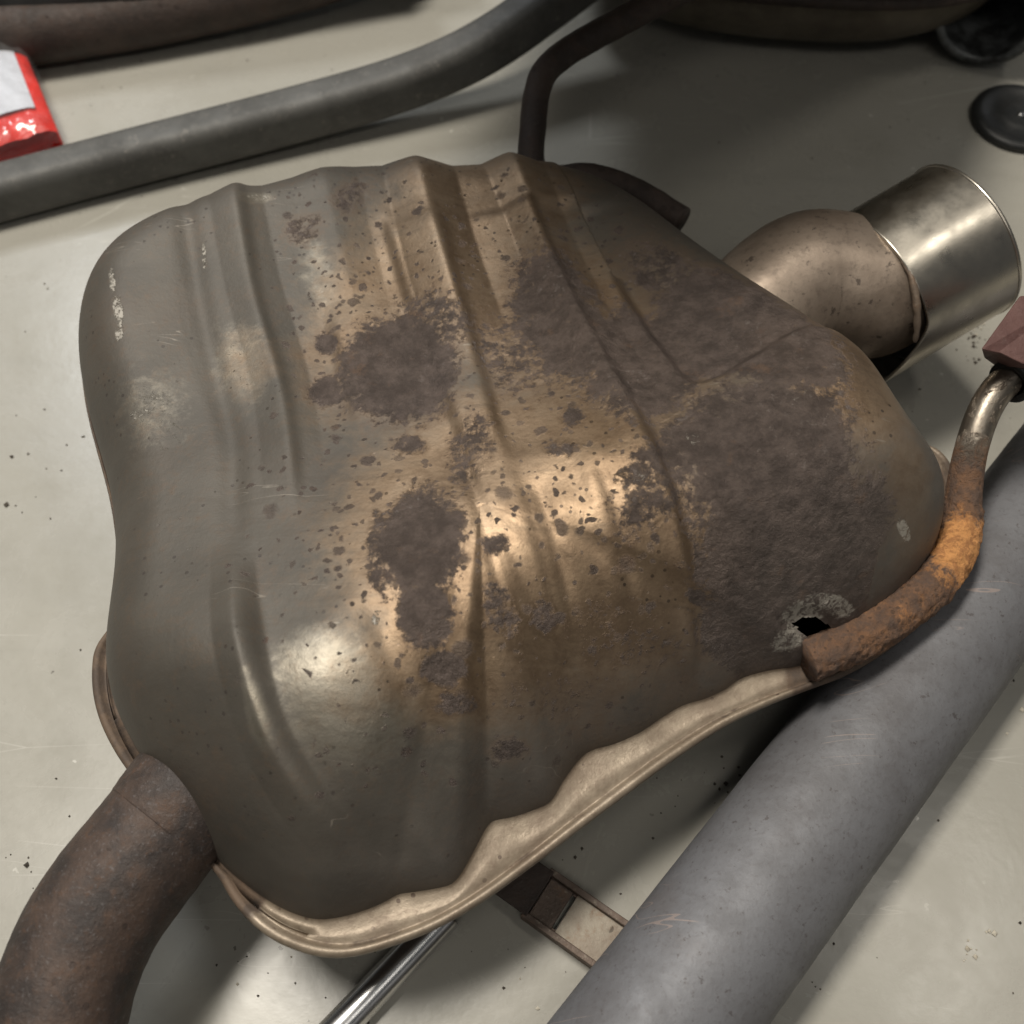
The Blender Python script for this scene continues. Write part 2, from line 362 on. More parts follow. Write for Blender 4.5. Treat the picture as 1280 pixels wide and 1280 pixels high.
# ------------------------------------------------------------------ floor
N = 60; xs = np.linspace(-6, 6, N); ys = np.linspace(-4, 10, N)
v = [(x, y, 0.0) for y in ys for x in xs]; f = grid_faces(N, N, closed=False)
fl = mesh_obj('floor', v, f, FLOOR); tag(fl, 'pale beige grey painted concrete floor', kind='structure')

# ------------------------------------------------------------------ the big muffler
Z0 = 0.083; HM = 0.098
MUF = empty('exhaust_muffler', (0.0, 0.31, 0.0))
tag(MUF, 'big rusty brown muffler with ribbed shell and polished tip in the middle', 'muffler')
CEN = P(600, 640, Z0 + 0.08)[:2]

SIL = 's'; FT = 'f'
OUT = [(SIL, 97, 400, .038), (SIL, 103, 470, .038), (SIL, 119, 535, .038), (SIL, 138, 595, .038), (SIL, 147, 655, .038),
       (SIL, 146, 705, .038), (SIL, 139, 750, .038), (SIL, 131, 800, .038), (SIL, 132, 845, .038), (SIL, 143, 885, .038), (SIL, 163, 922, .038),
       (FT, 200, 978, .10), (FT, 235, 1030, .10), (FT, 268, 1070, .10), (FT, 300, 1100, .125), (FT, 345, 1132, .125), (FT, 390, 1149, .125),
       (FT, 430, 1146, .125), (FT, 475, 1131, .125), (FT, 497, 1119, .125), (FT, 512, 1117, .125), (FT, 545, 1112, .125), (FT, 570, 1103, .125),
       (FT, 590, 1072, .125), (FT, 611, 1033, .125), (FT, 622, 1027, .125), (FT, 640, 1023, .125), (FT, 668, 1013, .125), (FT, 689, 1002, .125),
       (FT, 706, 974, .125), (FT, 726, 948, .125), (FT, 742, 938, .125), (FT, 768, 931, .125), (FT, 800, 917, .125), (FT, 828, 897, .125),
       (FT, 853, 883, .125), (FT, 880, 875, .125), (FT, 905, 863, .10), (FT, 928, 848, .10), (FT, 965, 838, .10), (FT, 1005, 832, .10),
       (FT, 1060, 802, .09), (FT, 1110, 765, .08), (FT, 1145, 728, .075), (FT, 1165, 698, .07), (FT, 1176, 665, .065), (FT, 1180, 635, .06), (FT, 1176, 605, .06),
       (SIL, 1163, 572, .025), (SIL, 1140, 533, .03), (SIL, 1120, 495, .04), (SIL, 1098, 466, .05), (SIL, 1060, 432, .06), (SIL, 1000, 391, .06), (SIL, 950, 359, .06),
       (SIL, 900, 325, .06), (SIL, 840, 281, .06), (SIL, 790, 241, .06), (SIL, 745, 216, .06), (SIL, 700, 204, .06), (SIL, 660, 203, .06),
       (SIL, 600, 209, .042), (SIL, 540, 210, .042), (SIL, 470, 213, .042), (SIL, 400, 219, .042), (SIL, 340, 238, .042), (SIL, 290, 247, .042),
       (SIL, 240, 261, .042), (SIL, 200, 273, .042), (SIL, 160, 296, .05), (SIL, 126, 325, .045), (SIL, 105, 358, .04)]

# ridge of the crown, and how the crown falls off in front of and behind it
RA = P(330, 884, Z0 + HM)[:2]; RB = P(930, 508, Z0 + HM)[:2]
RD = (RB - RA) / np.linalg.norm(RB - RA); RN = np.array([-RD[1], RD[0]])   # RN points to the back
BACK_SLOPE, FRONT_CURV = 0.29, 1.5

def crown(xy):
    s = (xy - RA) @ RN
    k = 0.006
    sp = k * np.logaddexp(0, (s - 0.0) / k)           # soft hinge to the back
    h = HM - BACK_SLOPE * sp + 1.0 * np.clip(sp - 0.08, 0, None) ** 2
    fr = np.clip(-s, 0, None)
    return h - FRONT_CURV * fr ** 2 * 0.5

def outline_nodes():
    Q = np.array([P(x, y, Z0 + (0.5 * HM if k == SIL else 0.0)) for k, x, y, _ in OUT])
    for it in range(6):
        c2 = Q[:, :2]
        T = np.roll(c2, -1, 0) - np.roll(c2, 1, 0); nrm = np.stack([T[:, 1], -T[:, 0]], 1); nrm /= np.linalg.norm(nrm, axis=1)[:, None]
        if np.mean(np.sum(nrm * (c2 - CEN), 1)) < 0: nrm = -nrm
        F = np.zeros((len(OUT), 2)); newQ = Q.copy()
        for i, (k, x, y, wd) in enumerate(OUT):
            if k == FT:
                F[i] = P(x, y, Z0)[:2]; newQ[i] = P(x, y, Z0)
                continue
            d = Q[i] - CAMP; hd = np.linalg.norm(d[:2]); te = -d[2] / hd
            ca = float(np.dot(d[:2] / hd, nrm[i]))
            h = float(crown(c2[i][None] - 0.03 * nrm[i][None])[0])
            if ca <= 0.02: phi = 0.0
            else: phi = math.atan(h * ca / (wd * te))
            z = Z0 + h * math.sin(phi); q = P(x, y, z)
            newQ[i] = q
            F[i] = q[:2] + nrm[i] * wd * (1 - math.cos(phi))
        Q = 0.5 * Q + 0.5 * newQ
    return F
FN = outline_nodes()
FW = np.array([o[3] for o in OUT])
TH_N = 1400
TH = np.linspace(-math.pi, math.pi, TH_N, endpoint=False)

def polar(curve, vals=None):
    d = curve - CEN; a = np.arctan2(d[:, 1], d[:, 0]); r = np.linalg.norm(d, axis=1)
    o = np.argsort(a); a, r = a[o], r[o]
    res = np.interp(TH, np.r_[a - 2 * math.pi, a, a + 2 * math.pi], np.r_[r, r, r])
    if vals is None: return res
    vv = vals[o]; return res, np.interp(TH, np.r_[a - 2 * math.pi, a, a + 2 * math.pi], np.r_[vv, vv, vv])

def csmooth(a, s):
    h = int(math.ceil(4 * s)); k = np.arange(-h, h + 1); g = np.exp(-0.5 * (k / s) ** 2); g /= g.sum()
    return np.convolve(np.r_[a[-h:], a, a[:h]], g, 'valid')

dense = catmull(np.c_[FN, FW], 12, closed=True)
rF, wF = polar(dense[:, :2], dense[:, 2]); wF = csmooth(wF, 25)
_nk = np.array([1.0 if o[0] == FT and o[1] < 1050 and o[1] > 260 else 0.0 for o in OUT]); _, kF = polar(FN, _nk); kF = csmooth(kF, 12)
rF = kF * csmooth(rF, 2) + (1 - kF) * csmooth(rF, 16)
DIR = np.stack([np.cos(TH), np.sin(TH)], 1)
Fxy = CEN + DIR * rF[:, None]

def pl(pts, z):  # polyline in plan from surveyed pixels
    return np.array([P(x, y, Z0 + zz)[:2] for (x, y), zz in zip(pts, z if hasattr(z, '__len__') else [z] * len(pts))])

def sdist(xy, line):
    """signed distance to an open polyline (positive towards +X of a line drawn from back to front) and position along 0..1"""
    best = np.full(len(xy), 1e9); sg = np.zeros(len(xy)); along = np.zeros(len(xy)); n = len(line) - 1
    for i in range(n):
        a, b = line[i], line[i + 1]; ab = b - a; L2 = ab @ ab
        t = ((xy - a) @ ab) / L2
        tc = np.clip(t, 0 if i else -0.0, 1)
        q = a + tc[:, None] * ab; d = np.linalg.norm(xy - q, axis=1)
        cr = ab[0] * (xy[:, 1] - a[1]) - ab[1] * (xy[:, 0] - a[0])
        m = d < best; best[m] = d[m]; sg[m] = np.where(cr[m] > 0, 1, -1); along[m] = ((i + tc) / n)[m]
    return best * sg, along

def smooth01(x): x = np.clip(x, 0, 1); return x * x * (3 - 2 * x)

def fade(al, lo, hi): return smooth01(al / max(lo, 1e-3)) * smooth01((1 - al) / max(hi, 1e-3))

RIBS = [  # kind, polyline, heights, amplitude, width, fade at far end, fade at near end
    ('ridge', [(293, 236), (312, 340), (346, 460), (366, 570), (372, 660)], .06, .0045, .016, 0, .35),
    ('step', [(300, 240), (314, 340), (350, 460), (368, 570), (374, 660)], .075, -.0016, .003, 0, .3),
    ('groove', [(228, 262), (240, 350), (262, 450), (284, 540), (290, 640), (300, 730)], .07, -.0022, .007, 0, .3),
    ('ridge', [(286, 640), (292, 740), (308, 840), (330, 920), (372, 990), (420, 1040)], .08, .0046, .011, .3, .3),
    ('step', [(306, 660), (316, 760), (338, 870), (372, 945), (420, 1010), (500, 1100)], .08, -.0040, .0045, .3, .15),
    ('ridge', [(520, 190), (545, 290), (575, 390), (600, 470)], .06, .0095, .022, 0, .5),
    ('step', [(545, 215), (574, 330), (600, 430), (622, 520), (650, 600)], .085, -.0024, .003, .1, .4),
    ('step', [(468, 213), (492, 290), (520, 380), (545, 440), (575, 560), (600, 640)], .085, .0022, .0035, .1, .4),
    ('ridge', [(648, 190), (690, 300), (735, 410), (785, 520), (830, 600)], .07, .0090, .018, 0, .5),
    ('step', [(664, 200), (704, 310), (750, 420), (800, 530), (862, 680), (918, 850)], .085, -.0040, .0030, .05, .05),
    ('groove', [(548, 440), (590, 590), (622, 710), (652, 780), (692, 840)], .095, -.0011, .0040, .15, .2),
    ('groove', [(668, 580), (694, 660), (722, 745), (760, 850)], .098, -.0011, .0038, .2, .4),
    ('groove', [(745, 560), (772, 630), (800, 720), (842, 840)], .098, -.0010, .0038, .2, .4),
    ('step', [(520, 560), (560, 680), (600, 780), (650, 900)], .095, .0006, .003, .2, .2),
    ('step', [(640, 560), (668, 660), (700, 770), (735, 900)], .097, -.0008, .003, .2, .2),
    ('step', [(715, 540), (745, 640), (778, 750), (812, 870)], .097, .0007, .003, .2, .2),
    ('step', [(835, 560), (868, 690), (900, 790), (922, 850)], .095, .0024, .006, .2, .1),
    ('groove', [(452, 730), (488, 810), (530, 890), (600, 1000)], .09, -.0020, .007, .3, .3),
    ('step', [(395, 330), (418, 420), (440, 520)], .085, .0018, .004, .3, .4),
    ('ridge', [(405, 214), (425, 300), (450, 400)], .08, .0030, .020, 0, .5),
    ('ridge', [(150, 330), (170, 450), (210, 560)], .06, .0030, .03, .3, .5),
]
def rib_height(xy, D=None):
    h = np.zeros(len(xy))
    for kind, pts, z, amp, wd, f0, f1 in RIBS:
        line = catmull(pl(pts, z), 6)
        if f0 == 0: line = np.vstack([line[0] + (line[0] - line[3]) / np.linalg.norm(line[0] - line[3]) * 0.06, line])
        d, al = sdist(xy, line); e = fade(al, f0, f1) if f0 or f1 else np.ones(len(xy))
        if f0 == 0: e = smooth01((1 - al) / max(f1, 1e-3))
        # beyond the ends the distance grows, which fades ridges; steps fade by distance
        if kind == 'ridge': h += amp * e * np.clip(1 - np.sqrt(d * d + (0.12 * wd) ** 2) / wd, 0, 1) ** 1.0
        elif kind == 'groove': h += amp * e * np.exp(-(d / wd) ** 2)
        else: h += amp * e * np.tanh(d / wd) * np.exp(-(d / 0.05) ** 2)
    # stepped recess beside the tail pipe
    l1 = catmull(pl([(770, 300), (790, 345), (825, 415), (858, 474), (880, 520)], .085), 6)
    l2 = catmull(pl([(800, 492), (862, 482), (905, 470), (960, 438), (1010, 412), (1060, 400)], .085), 6)
    d1, _ = sdist(xy, l1); d2, a2 = sdist(xy, l2); 
    inside = -0.004 * np.logaddexp(-d1 / 0.004, -d2 / 0.004)
    h -= 0.0135 * smooth01((inside + 0.003) / 0.012) * (1.0 if D is None else 0.12 + 0.88 * smooth01((D - 0.012) / 0.055))
    return h

CLOSE = CEN
def dist_outline(xy):
    A = Fxy[::2]; B = np.roll(A, -1, 0); ab = B - A; L2 = np.sum(ab * ab, 1); W = wF[::2]
    D = np.empty(len(xy)); WD = np.empty(len(xy))
    for i in range(0, len(xy), 4000):
        p = xy[i:i + 4000]; d = p[:, None] - A[None]
        t = np.clip(np.sum(d * ab[None], 2) / L2[None], 0, 1); q = d - t[..., None] * ab[None]
        dd = np.sum(q * q, 2); j = dd.argmin(1)
        D[i:i + 4000] = np.sqrt(dd[np.arange(len(p)), j])
        wgt = np.exp(-np.sqrt(dd) / 0.012 + (np.sqrt(dd.min(1)) / 0.012)[:, None]); WD[i:i + 4000] = (wgt * W[None]).sum(1) / wgt.sum(1)
    return D, WD

def build_shell():
    NR = 230
    s = np.linspace(0, 1, NR) ** 1.35                       # 0 at the foot, denser there
    s = s * 0.992
    XY = CEN + DIR[None] * (rF[None] * (1 - s[:, None]))[..., None]
    xy = XY.reshape(-1, 2)
    D, WD = dist_outline(xy)
    D2 = D.reshape(NR, TH_N).copy(); W2 = WD.reshape(NR, TH_N).copy()          # soften the mitre lines inside convex corners
    for i in range(NR):
        sg_ = max(0.0, (float(D2[i].mean()) - 0.006) / 0.05) * 26
        if sg_ > 0.3: D2[i] = csmooth(D2[i], sg_); W2[i] = csmooth(W2[i], sg_)
    q = np.clip(D2.reshape(-1) / W2.reshape(-1), 0, 1)
    prof = (1 - (1 - q) ** 2.2) ** (0.5 + 0.24 * smooth01((WD - 0.06) / 0.045))
    # smooth prof across the flat: already C1
    H = crown(xy)
    rh = rib_height(xy, D)
    env = smooth01(D / 0.014)
    z = Z0 + H * prof + rh * env
    fil = 0.004 * np.exp(-(D / 0.004))                       # little fillet at the foot
    z = z + 0 * fil
    co = np.c_[xy, z]
    # gentle panel dents
    for i in range(len(co)):
        co[i, 2] += (0.0011 * mnoise.noise(Vector((co[i, 0] * 11, co[i, 1] * 11, 3.1))) + 0.0004 * mnoise.noise(Vector((co[i, 0] * 34, co[i, 1] * 34, 1.7)))) * env[i]
    cz = Z0 + crown(CEN[None])[0] + rib_height(CEN[None])[0]
    return co.reshape(NR, TH_N, 3), D.reshape(NR, TH_N), cz
G_SH, D_SH, CZ = build_shell()

def on_shell(px, py):
    """point of the shell seen at a surveyed pixel (iterated height)"""
    z = Z0 + HM * 0.9
    for _ in range(12):
        p = P(px, py, z); d = p[:2] - CEN; r = np.linalg.norm(d); a = math.atan2(d[1], d[0])
        j = int(round((a + math.pi) / (2 * math.pi) * TH_N)) % TH_N
        ring = np.linalg.norm(G_SH[:, j, :2] - CEN, axis=1)
        zn = float(np.interp(r, ring[::-1], G_SH[::-1, j, 2])); z = 0.5 * z + 0.5 * zn
    return P(px, py, z)

def ell(xy, px, py, rx, ry, rot=0.0):
    c = on_shell(px, py)[:2]; ex = on_shell(px + 8, py)[:2] - c; ey = on_shell(px, py + 8)[:2] - c
    A = np.stack([ex / 8, ey / 8], 1); uv = (xy - c) @ np.linalg.inv(A).T
    cr, sr = math.cos(rot), math.sin(rot); u = uv[:, 0] * cr + uv[:, 1] * sr; v_ = -uv[:, 0] * sr + uv[:, 1] * cr
    return np.sqrt((u / rx) ** 2 + (v_ / ry) ** 2)

def blobs(xy, lst, soft=0.55):
    m = np.zeros(len(xy))
    for b in lst:
        px, py, rx, ry = b[:4]; rot = b[4] if len(b) > 4 else 0; amp = b[5] if len(b) > 5 else 1
        e = ell(xy, px, py, rx, ry, rot); m = np.maximum(m, amp * smooth01((1 + soft - e) / (2 * soft)))
    return m

def finish_shell():
    NR = G_SH.shape[0]
    co = G_SH.reshape(-1, 3).copy(); xy = co[:, :2].copy(); D = D_SH.reshape(-1)
    scale = blobs(xy, [(500, 460, 72, 66), (455, 470, 40, 50, 0, .75), (540, 400, 60, 40, 0, .62), (525, 675, 55, 70, .2), (530, 765, 34, 44), (475, 690, 18, 60, 0, .7),
                       (705, 390, 70, 95, -.3, .85), (660, 440, 80, 60, 0, .55), (800, 450, 80, 70, -.2, .95),
                       (930, 420, 130, 70, .45), (960, 560, 120, 110, .2), (1000, 680, 125, 130, .1), (960, 780, 90, 70), (870, 560, 60, 60, 0, .7), (880, 640, 40, 60, 0, .6),
                       (830, 590, 60, 60, 0, .6), (555, 835, 32, 22, 0, .85), (570, 880, 30, 16, 0, .7), (632, 935, 26, 16, 0, .7), (680, 770, 20, 24, 0, .7), (590, 560, 30, 60, .3, .55),
                       (870, 748, 16, 12, .2, .8), (625, 760, 22, 40, -.4, .6), (410, 490, 26, 20, 0, .8), (408, 430, 14, 14, 0, .9), (620, 680, 18, 14, 0, .8), (700, 560, 22, 12, 0, .65), (715, 520, 16, 14, 0, .7), (510, 555, 24, 14, 0, .7),
                       (380, 285, 30, 22, -.5, .5), (440, 245, 26, 20, -.5, .55), (830, 340, 60, 40, .4, .6), (700, 870, 90, 40, 0, .38), (780, 800, 90, 50, .3, .40)])
    edge = smooth01((0.026 - D) / 0.014)                       # bare tan strip along the far and right edge
    back = (xy - RA) @ RN > 0.02
    scale = scale * (1 - 0.85 * np.where(back | (xy[:, 0] > on_shell(1105, 640)[0]), edge, 0))
    tan = blobs(xy, [(560, 300, 190, 120, 0, .75), (640, 640, 230, 200, -.3, 1.0), (740, 700, 200, 160, 0, 1.0), (560, 800, 110, 110, 0, .9), (700, 400, 200, 160, 0, .7),
                     (1040, 450, 130, 60, .7, .9), (1140, 640, 30, 120, 0, .8), (310, 450, 45, 60, 0, .4), (820, 820, 120, 80, 0, .6), (450, 860, 60, 60, 0, .45)], 0.6)
    speck = blobs(xy, [(560, 640, 190, 170, -.2, .55), (700, 640, 160, 170, 0, .42), (440, 400, 70, 110, 0, .5), (560, 320, 120, 60, 0, .4), (420, 270, 80, 60, 0, .4), (830, 660, 70, 110, 0, .5), (600, 900, 200, 90, 0, .22), (700, 300, 120, 100, 0, .25)], 0.7)
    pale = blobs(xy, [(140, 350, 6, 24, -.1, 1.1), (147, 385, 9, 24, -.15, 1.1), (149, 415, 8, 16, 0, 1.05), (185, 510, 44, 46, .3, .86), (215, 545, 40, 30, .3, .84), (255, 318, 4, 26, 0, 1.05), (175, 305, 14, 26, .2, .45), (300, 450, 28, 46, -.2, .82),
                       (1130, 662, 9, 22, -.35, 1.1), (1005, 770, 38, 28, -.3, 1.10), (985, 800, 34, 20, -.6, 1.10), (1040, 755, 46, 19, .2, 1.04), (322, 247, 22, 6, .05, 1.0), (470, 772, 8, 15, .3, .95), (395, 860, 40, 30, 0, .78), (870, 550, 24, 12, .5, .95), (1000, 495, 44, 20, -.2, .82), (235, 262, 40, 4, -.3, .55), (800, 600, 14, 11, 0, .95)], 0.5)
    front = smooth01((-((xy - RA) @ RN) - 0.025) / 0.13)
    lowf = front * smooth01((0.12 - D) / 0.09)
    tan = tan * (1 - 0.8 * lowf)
    front_lift = lowf                                                  # brightening painted into the lower front wall
    crust = np.where(scale > 0.45)[0]
    for i in crust: co[i, 2] += 0.00042 * scale[i] * fbm(co[i], 330, 3) + 0.0003 * mnoise.noise(Vector((co[i, 0] * 120, co[i, 1] * 120, 7.7)))
    # burnt-through hole with torn, curled lip
    hole = ell(xy, 1020, 780, 25, 13, 0.35)
    for i in np.where(hole < 3.2)[0]:
        e = hole[i]; n = mnoise.noise(Vector((co[i, 0] * 260, co[i, 1] * 260, 0.3))); n2 = mnoise.noise(Vector((co[i, 0] * 620, co[i, 1] * 620, 4.3)))
        hole[i] = e + 0.32 * n + 0.15 * n2
        co[i, 2] += -0.0050 * math.exp(-((e - 1.0) / 0.55) ** 2) + (0.0016 * n + 0.0010 * n2) * math.exp(-((e - 1.7) / 0.8) ** 2)
    j = np.arange(TH_N); j2 = (j + 1) % TH_N
    faces = np.concatenate([np.stack([i * TH_N + j, (i + 1) * TH_N + j, (i + 1) * TH_N + j2, i * TH_N + j2], 1) for i in range(NR - 1)])
    keep = hole[faces].max(1) > 0.98
    faces = faces[keep]
    nv = len(co); co = np.vstack([co, [CEN[0], CEN[1], CZ]])
    tri = np.stack([(NR - 1) * TH_N + j, np.full(TH_N, nv), (NR - 1) * TH_N + j2], 1)
    me = bpy.data.meshes.new('upper_shell')
    base = np.array(MUF.location)
    loops = np.concatenate([faces.ravel(), tri.ravel()]); nq, nt = len(faces), len(tri)
    me.vertices.add(len(co)); me.vertices.foreach_set('co', (co - base).ravel())
    me.loops.add(len(loops)); me.loops.foreach_set('vertex_index', loops.astype(np.int32))
    me.polygons.add(nq + nt)
    st = np.r_[np.arange(nq) * 4, nq * 4 + np.arange(nt) * 3]; me.polygons.foreach_set('loop_start', st.astype(np.int32))
    me.polygons.foreach_set('use_smooth', np.ones(nq + nt, bool))
    me.update(calc_edges=True); me.validate()
    bare_lit = blobs(xy, [(440, 870, 75, 80, -.6, 1.0), (395, 830, 60, 50, -.6, .9), (318, 880, 14, 60, -.25, .8), (545, 940, 40, 60, -.4, .35), (190, 510, 60, 60, 0, .42), (300, 450, 40, 60, -.2, .5), (400, 345, 26, 60, -.25, .55), (535, 320, 30, 60, -.25, .5), (320, 247, 24, 8, 0, .7), (640, 290, 36, 70, -.3, .4)], 0.7)  # bare steel, with lit patches and rib highlights painted in
    for nm, a in (('bare_lit', bare_lit), ('scale', scale), ('tan', tan), ('speck', speck), ('pale', pale), ('front_lift', front_lift)):
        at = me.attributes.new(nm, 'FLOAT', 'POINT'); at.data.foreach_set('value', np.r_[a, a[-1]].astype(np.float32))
    me.flip_normals() if False else None
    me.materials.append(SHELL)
    o = bpy.data.objects.new('upper_shell', me); COL.objects.link(o); o.parent = MUF
    return o
SHELL_O = finish_shell()

# flange round the seam
GN = [(121, 795), (116, 832), (117, 868), (126, 903), (143, 938), (163, 968), (205, 1022), (245, 1066), (272, 1095), (290, 1126), (315, 1155), (347, 1178), (390, 1194), (432, 1197),
      (480, 1186), (540, 1164), (600, 1130), (660, 1087), (720, 1041), (780, 996), (840, 952), (900, 912), (960, 882), (1010, 862), (1060, 843), (1110, 813), (1160, 772), (1192, 730),
      (1204, 685), (1203, 640), (1196, 600), (1180, 570), (1150, 543)]
Gd = catmull(np.array([P(x, y, Z0 - 0.002)[:2] for x, y in GN]), 12)
dg = Gd - CEN; ag = np.arctan2(dg[:, 1], dg[:, 0]); rg = np.linalg.norm(dg, axis=1)
o_ = np.argsort(ag); rG = rF + 0.004
# visible near side runs from a0 (left) counter-clockwise round the bottom to a1 (right)
a0 = ag[0] if ag[0] > 0 else ag[0] + 2 * math.pi; a1 = ag[-1]
aa = np.where(ag > math.pi * 0.75, ag - 2 * math.pi, ag); so = np.argsort(aa)
tt = np.where(TH > math.pi * 0.75, TH - 2 * math.pi, TH)
lo_, hi_ = aa.min(), aa.max()
gi = np.interp(tt, aa[so], rg[so])
wgt = smooth01((tt - lo_ + 0.05) / 0.1) * smooth01((hi_ + 0.05 - tt) / 0.1)
rG = np.maximum(csmooth(rG * (1 - wgt) + gi * wgt, 3), rF + 0.004)
wid = rG - rF
prof = [(0.0, 0.0025), (0.02, 0.0004), (0.10, -0.0004), (0.45, -0.0008), ('e', -0.0085, -0.0006), ('e', -0.0070, -0.0022), ('e', -0.0058, -0.0020), ('e', -0.0044, 0.0008), ('e', -0.0026, 0.0017), ('e', -0.0010, 0.0010),
        ('e', -0.0001, -0.0008), ('e', 0.0, -0.0026), ('e', -0.0006, -0.0042), ('e', -0.0024, -0.0052), ('e', -0.0075, -0.0050), (0.4, -0.0052), (0.0, -0.0055)]
fv = []
for q in prof:
    if q[0] == 'e': r = np.maximum(rG + q[1], rF + 0.06 * wid + 0.0004 * (8 + 1000 * q[1])); z = q[2]
    else: r = rF + wid * q[0] - (0.0015 if q[0] == 0 else 0); z = q[1]
    zz = Z0 + z + np.array([0.0009 * mnoise.noise(Vector((math.cos(t) * 6, math.sin(t) * 6, 0.5))) for t in TH]) + np.zeros(TH_N)
    fv.append(np.c_[CEN + DIR * r[:, None], zz])
fv = np.array(fv); K = len(prof)
ff = grid_faces(K, TH_N); 
FLG = mesh_obj('seam_flange', fv.reshape(-1, 3), [tuple(reversed(q)) for q in ff], FLANGE, MUF)
ru = np.zeros(K * TH_N); X = fv.reshape(-1, 3)[:, :2]
for (x, y, r) in ((235, 1050, .035), (285, 1105, .022), (165, 950, .022), (1040, 840, .028), (1180, 690, .07), (1100, 800, .04)):
    ru = np.maximum(ru, smooth01(1.4 - np.linalg.norm(X - P(x, y, Z0)[:2], axis=1) / r))
fold = np.zeros((K, TH_N)); fold[5:8] = .42; fold[13:] = .6; fold[2] = .15; ru = np.maximum(ru, fold.ravel())
ru = np.maximum(ru, np.where((X - RA) @ RN > 0.05, 0.8, 0))
at = FLG.data.attributes.new('rust', 'FLOAT', 'POINT'); at.data.foreach_set('value', ru.astype(np.float32))

# lower shell, resting on the floor
rings = []
for ins, z in ((0.004, Z0 - 0.003), (0.010, 0.062), (0.022, 0.034), (0.045, 0.014), (0.075, 0.004), (0.11, 0.0015)):
    rr = np.maximum(csmooth(rF, 20) - ins * 1.15, 0.02); rings.append(np.c_[CEN + DIR[::4] * rr[::4, None], np.full(TH_N // 4, z)])
rings = np.array(rings); k = rings.shape[1]; vv = rings.reshape(-1, 3)
f = grid_faces(len(rings), k); f.append(tuple((len(rings) - 1) * k + j for j in range(k)))
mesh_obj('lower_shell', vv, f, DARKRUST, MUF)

# inlet pipe with its collar
ip = [P(275, 950, .085), P(190, 1053, .085), P(110, 1165, .084), P(68, 1300, .078), P(60, 1500, .060)]
v, f = pipe(ip, 0.0305, 0.002, 72, 26, rough=0.0003, rscale=110); mesh_obj('inlet_pipe', v, f, INLET, MUF)
v, f = pipe([P(255, 974, .085), P(232, 1002, .085), P(214, 1023, .085), P(202, 1037, .085)], [.0325, .0322, .0316, .0306], 0.0022, 72, 8, rough=0.0004, rscale=150)
mesh_obj('pipe_collar', v, f, INLET, MUF)

# tail elbow and polished tip
t0, t1 = P(1092, 366, .094), P(1200, 302, .106); td = (t1 - t0) / np.linalg.norm(t1 - t0); tl = np.linalg.norm(t1 - t0)
cp = CAMP - t0; cp -= td * (cp @ td); cp /= np.linalg.norm(cp); upp = _U - td * (_U @ td); upp -= cp * (upp @ cp); upp /= np.linalg.norm(upp)
q0 = t0 + cp * .0052 + upp * .0045
e0 = [P(895, 462, .086), P(950, 396, .096), P(1012, 354, .102), q0 - td * .004, q0 + td * .03, q0 + td * .055]
v, f = pipe(e0, [.036, .0415, .0440, .0435, .040, .036], 0.002, 72, 16, rough=0.0003); mesh_obj('tail_elbow', v, f, ELBOW, MUF)
v, f = pipe([t0, t0 + td * tl * .3, t0 + td * tl * .7, t1], 0.0515, 0.0016, 120, 10)
side = np.cross(td, (0, 0, 1)); rel = v - t0; ax_ = rel @ td                      # slanted cut: the lower front of the inlet end reaches further in
low = smooth01((-(rel[:, 2]) + 0.55 * (rel @ side)) / 0.05); v = v - (0.030 * low * np.clip(1 - ax_ / tl, 0, 1))[:, None] * td
TIPO = mesh_obj('exhaust_tip', v, f, TIP, MUF)
v, f = pipe([t0 + td * tl * .05, t0 + td * tl * .5, t1 - td * .004], 0.0496, 0.0006, 96, 8); mesh_obj('soot_lining', v, f, BLACKRUB, TIPO)
tu = np.cross(td, (0, 0, 1)); tu /= np.linalg.norm(tu); tw = np.cross(tu, td)
bm_path = [t1 + 0.0515 * 0.985 * (math.cos(a) * tu + math.sin(a) * tw) for a in np.linspace(0, 2 * math.pi, 48)]
v, f = tube(bm_path, 0.0016, 10, 2, cap=(False, False)); mesh_obj('rolled_lip', v, f, TIP, MUF)
# weld bead joining elbow and tip
wp = [t0 + td * (.001 - .012 * max(a, 0)) + .0500 * (math.cos(a) * cp - math.sin(a) * upp) for a in (-.15, .1, .35, .6, .85)]
v, f = tube(wp, [.0010, .0018, .0024, .0020, .0010], 20, 8, rough=0.0005, rscale=170); mesh_obj('weld_bead', v, f, mat_rust('weld_rust', ((.16, .12, .09), (.22, .17, .13), (.24, .14, .075), (.10, .08, .065)), .5, (.45, .65), .4, .4), MUF)

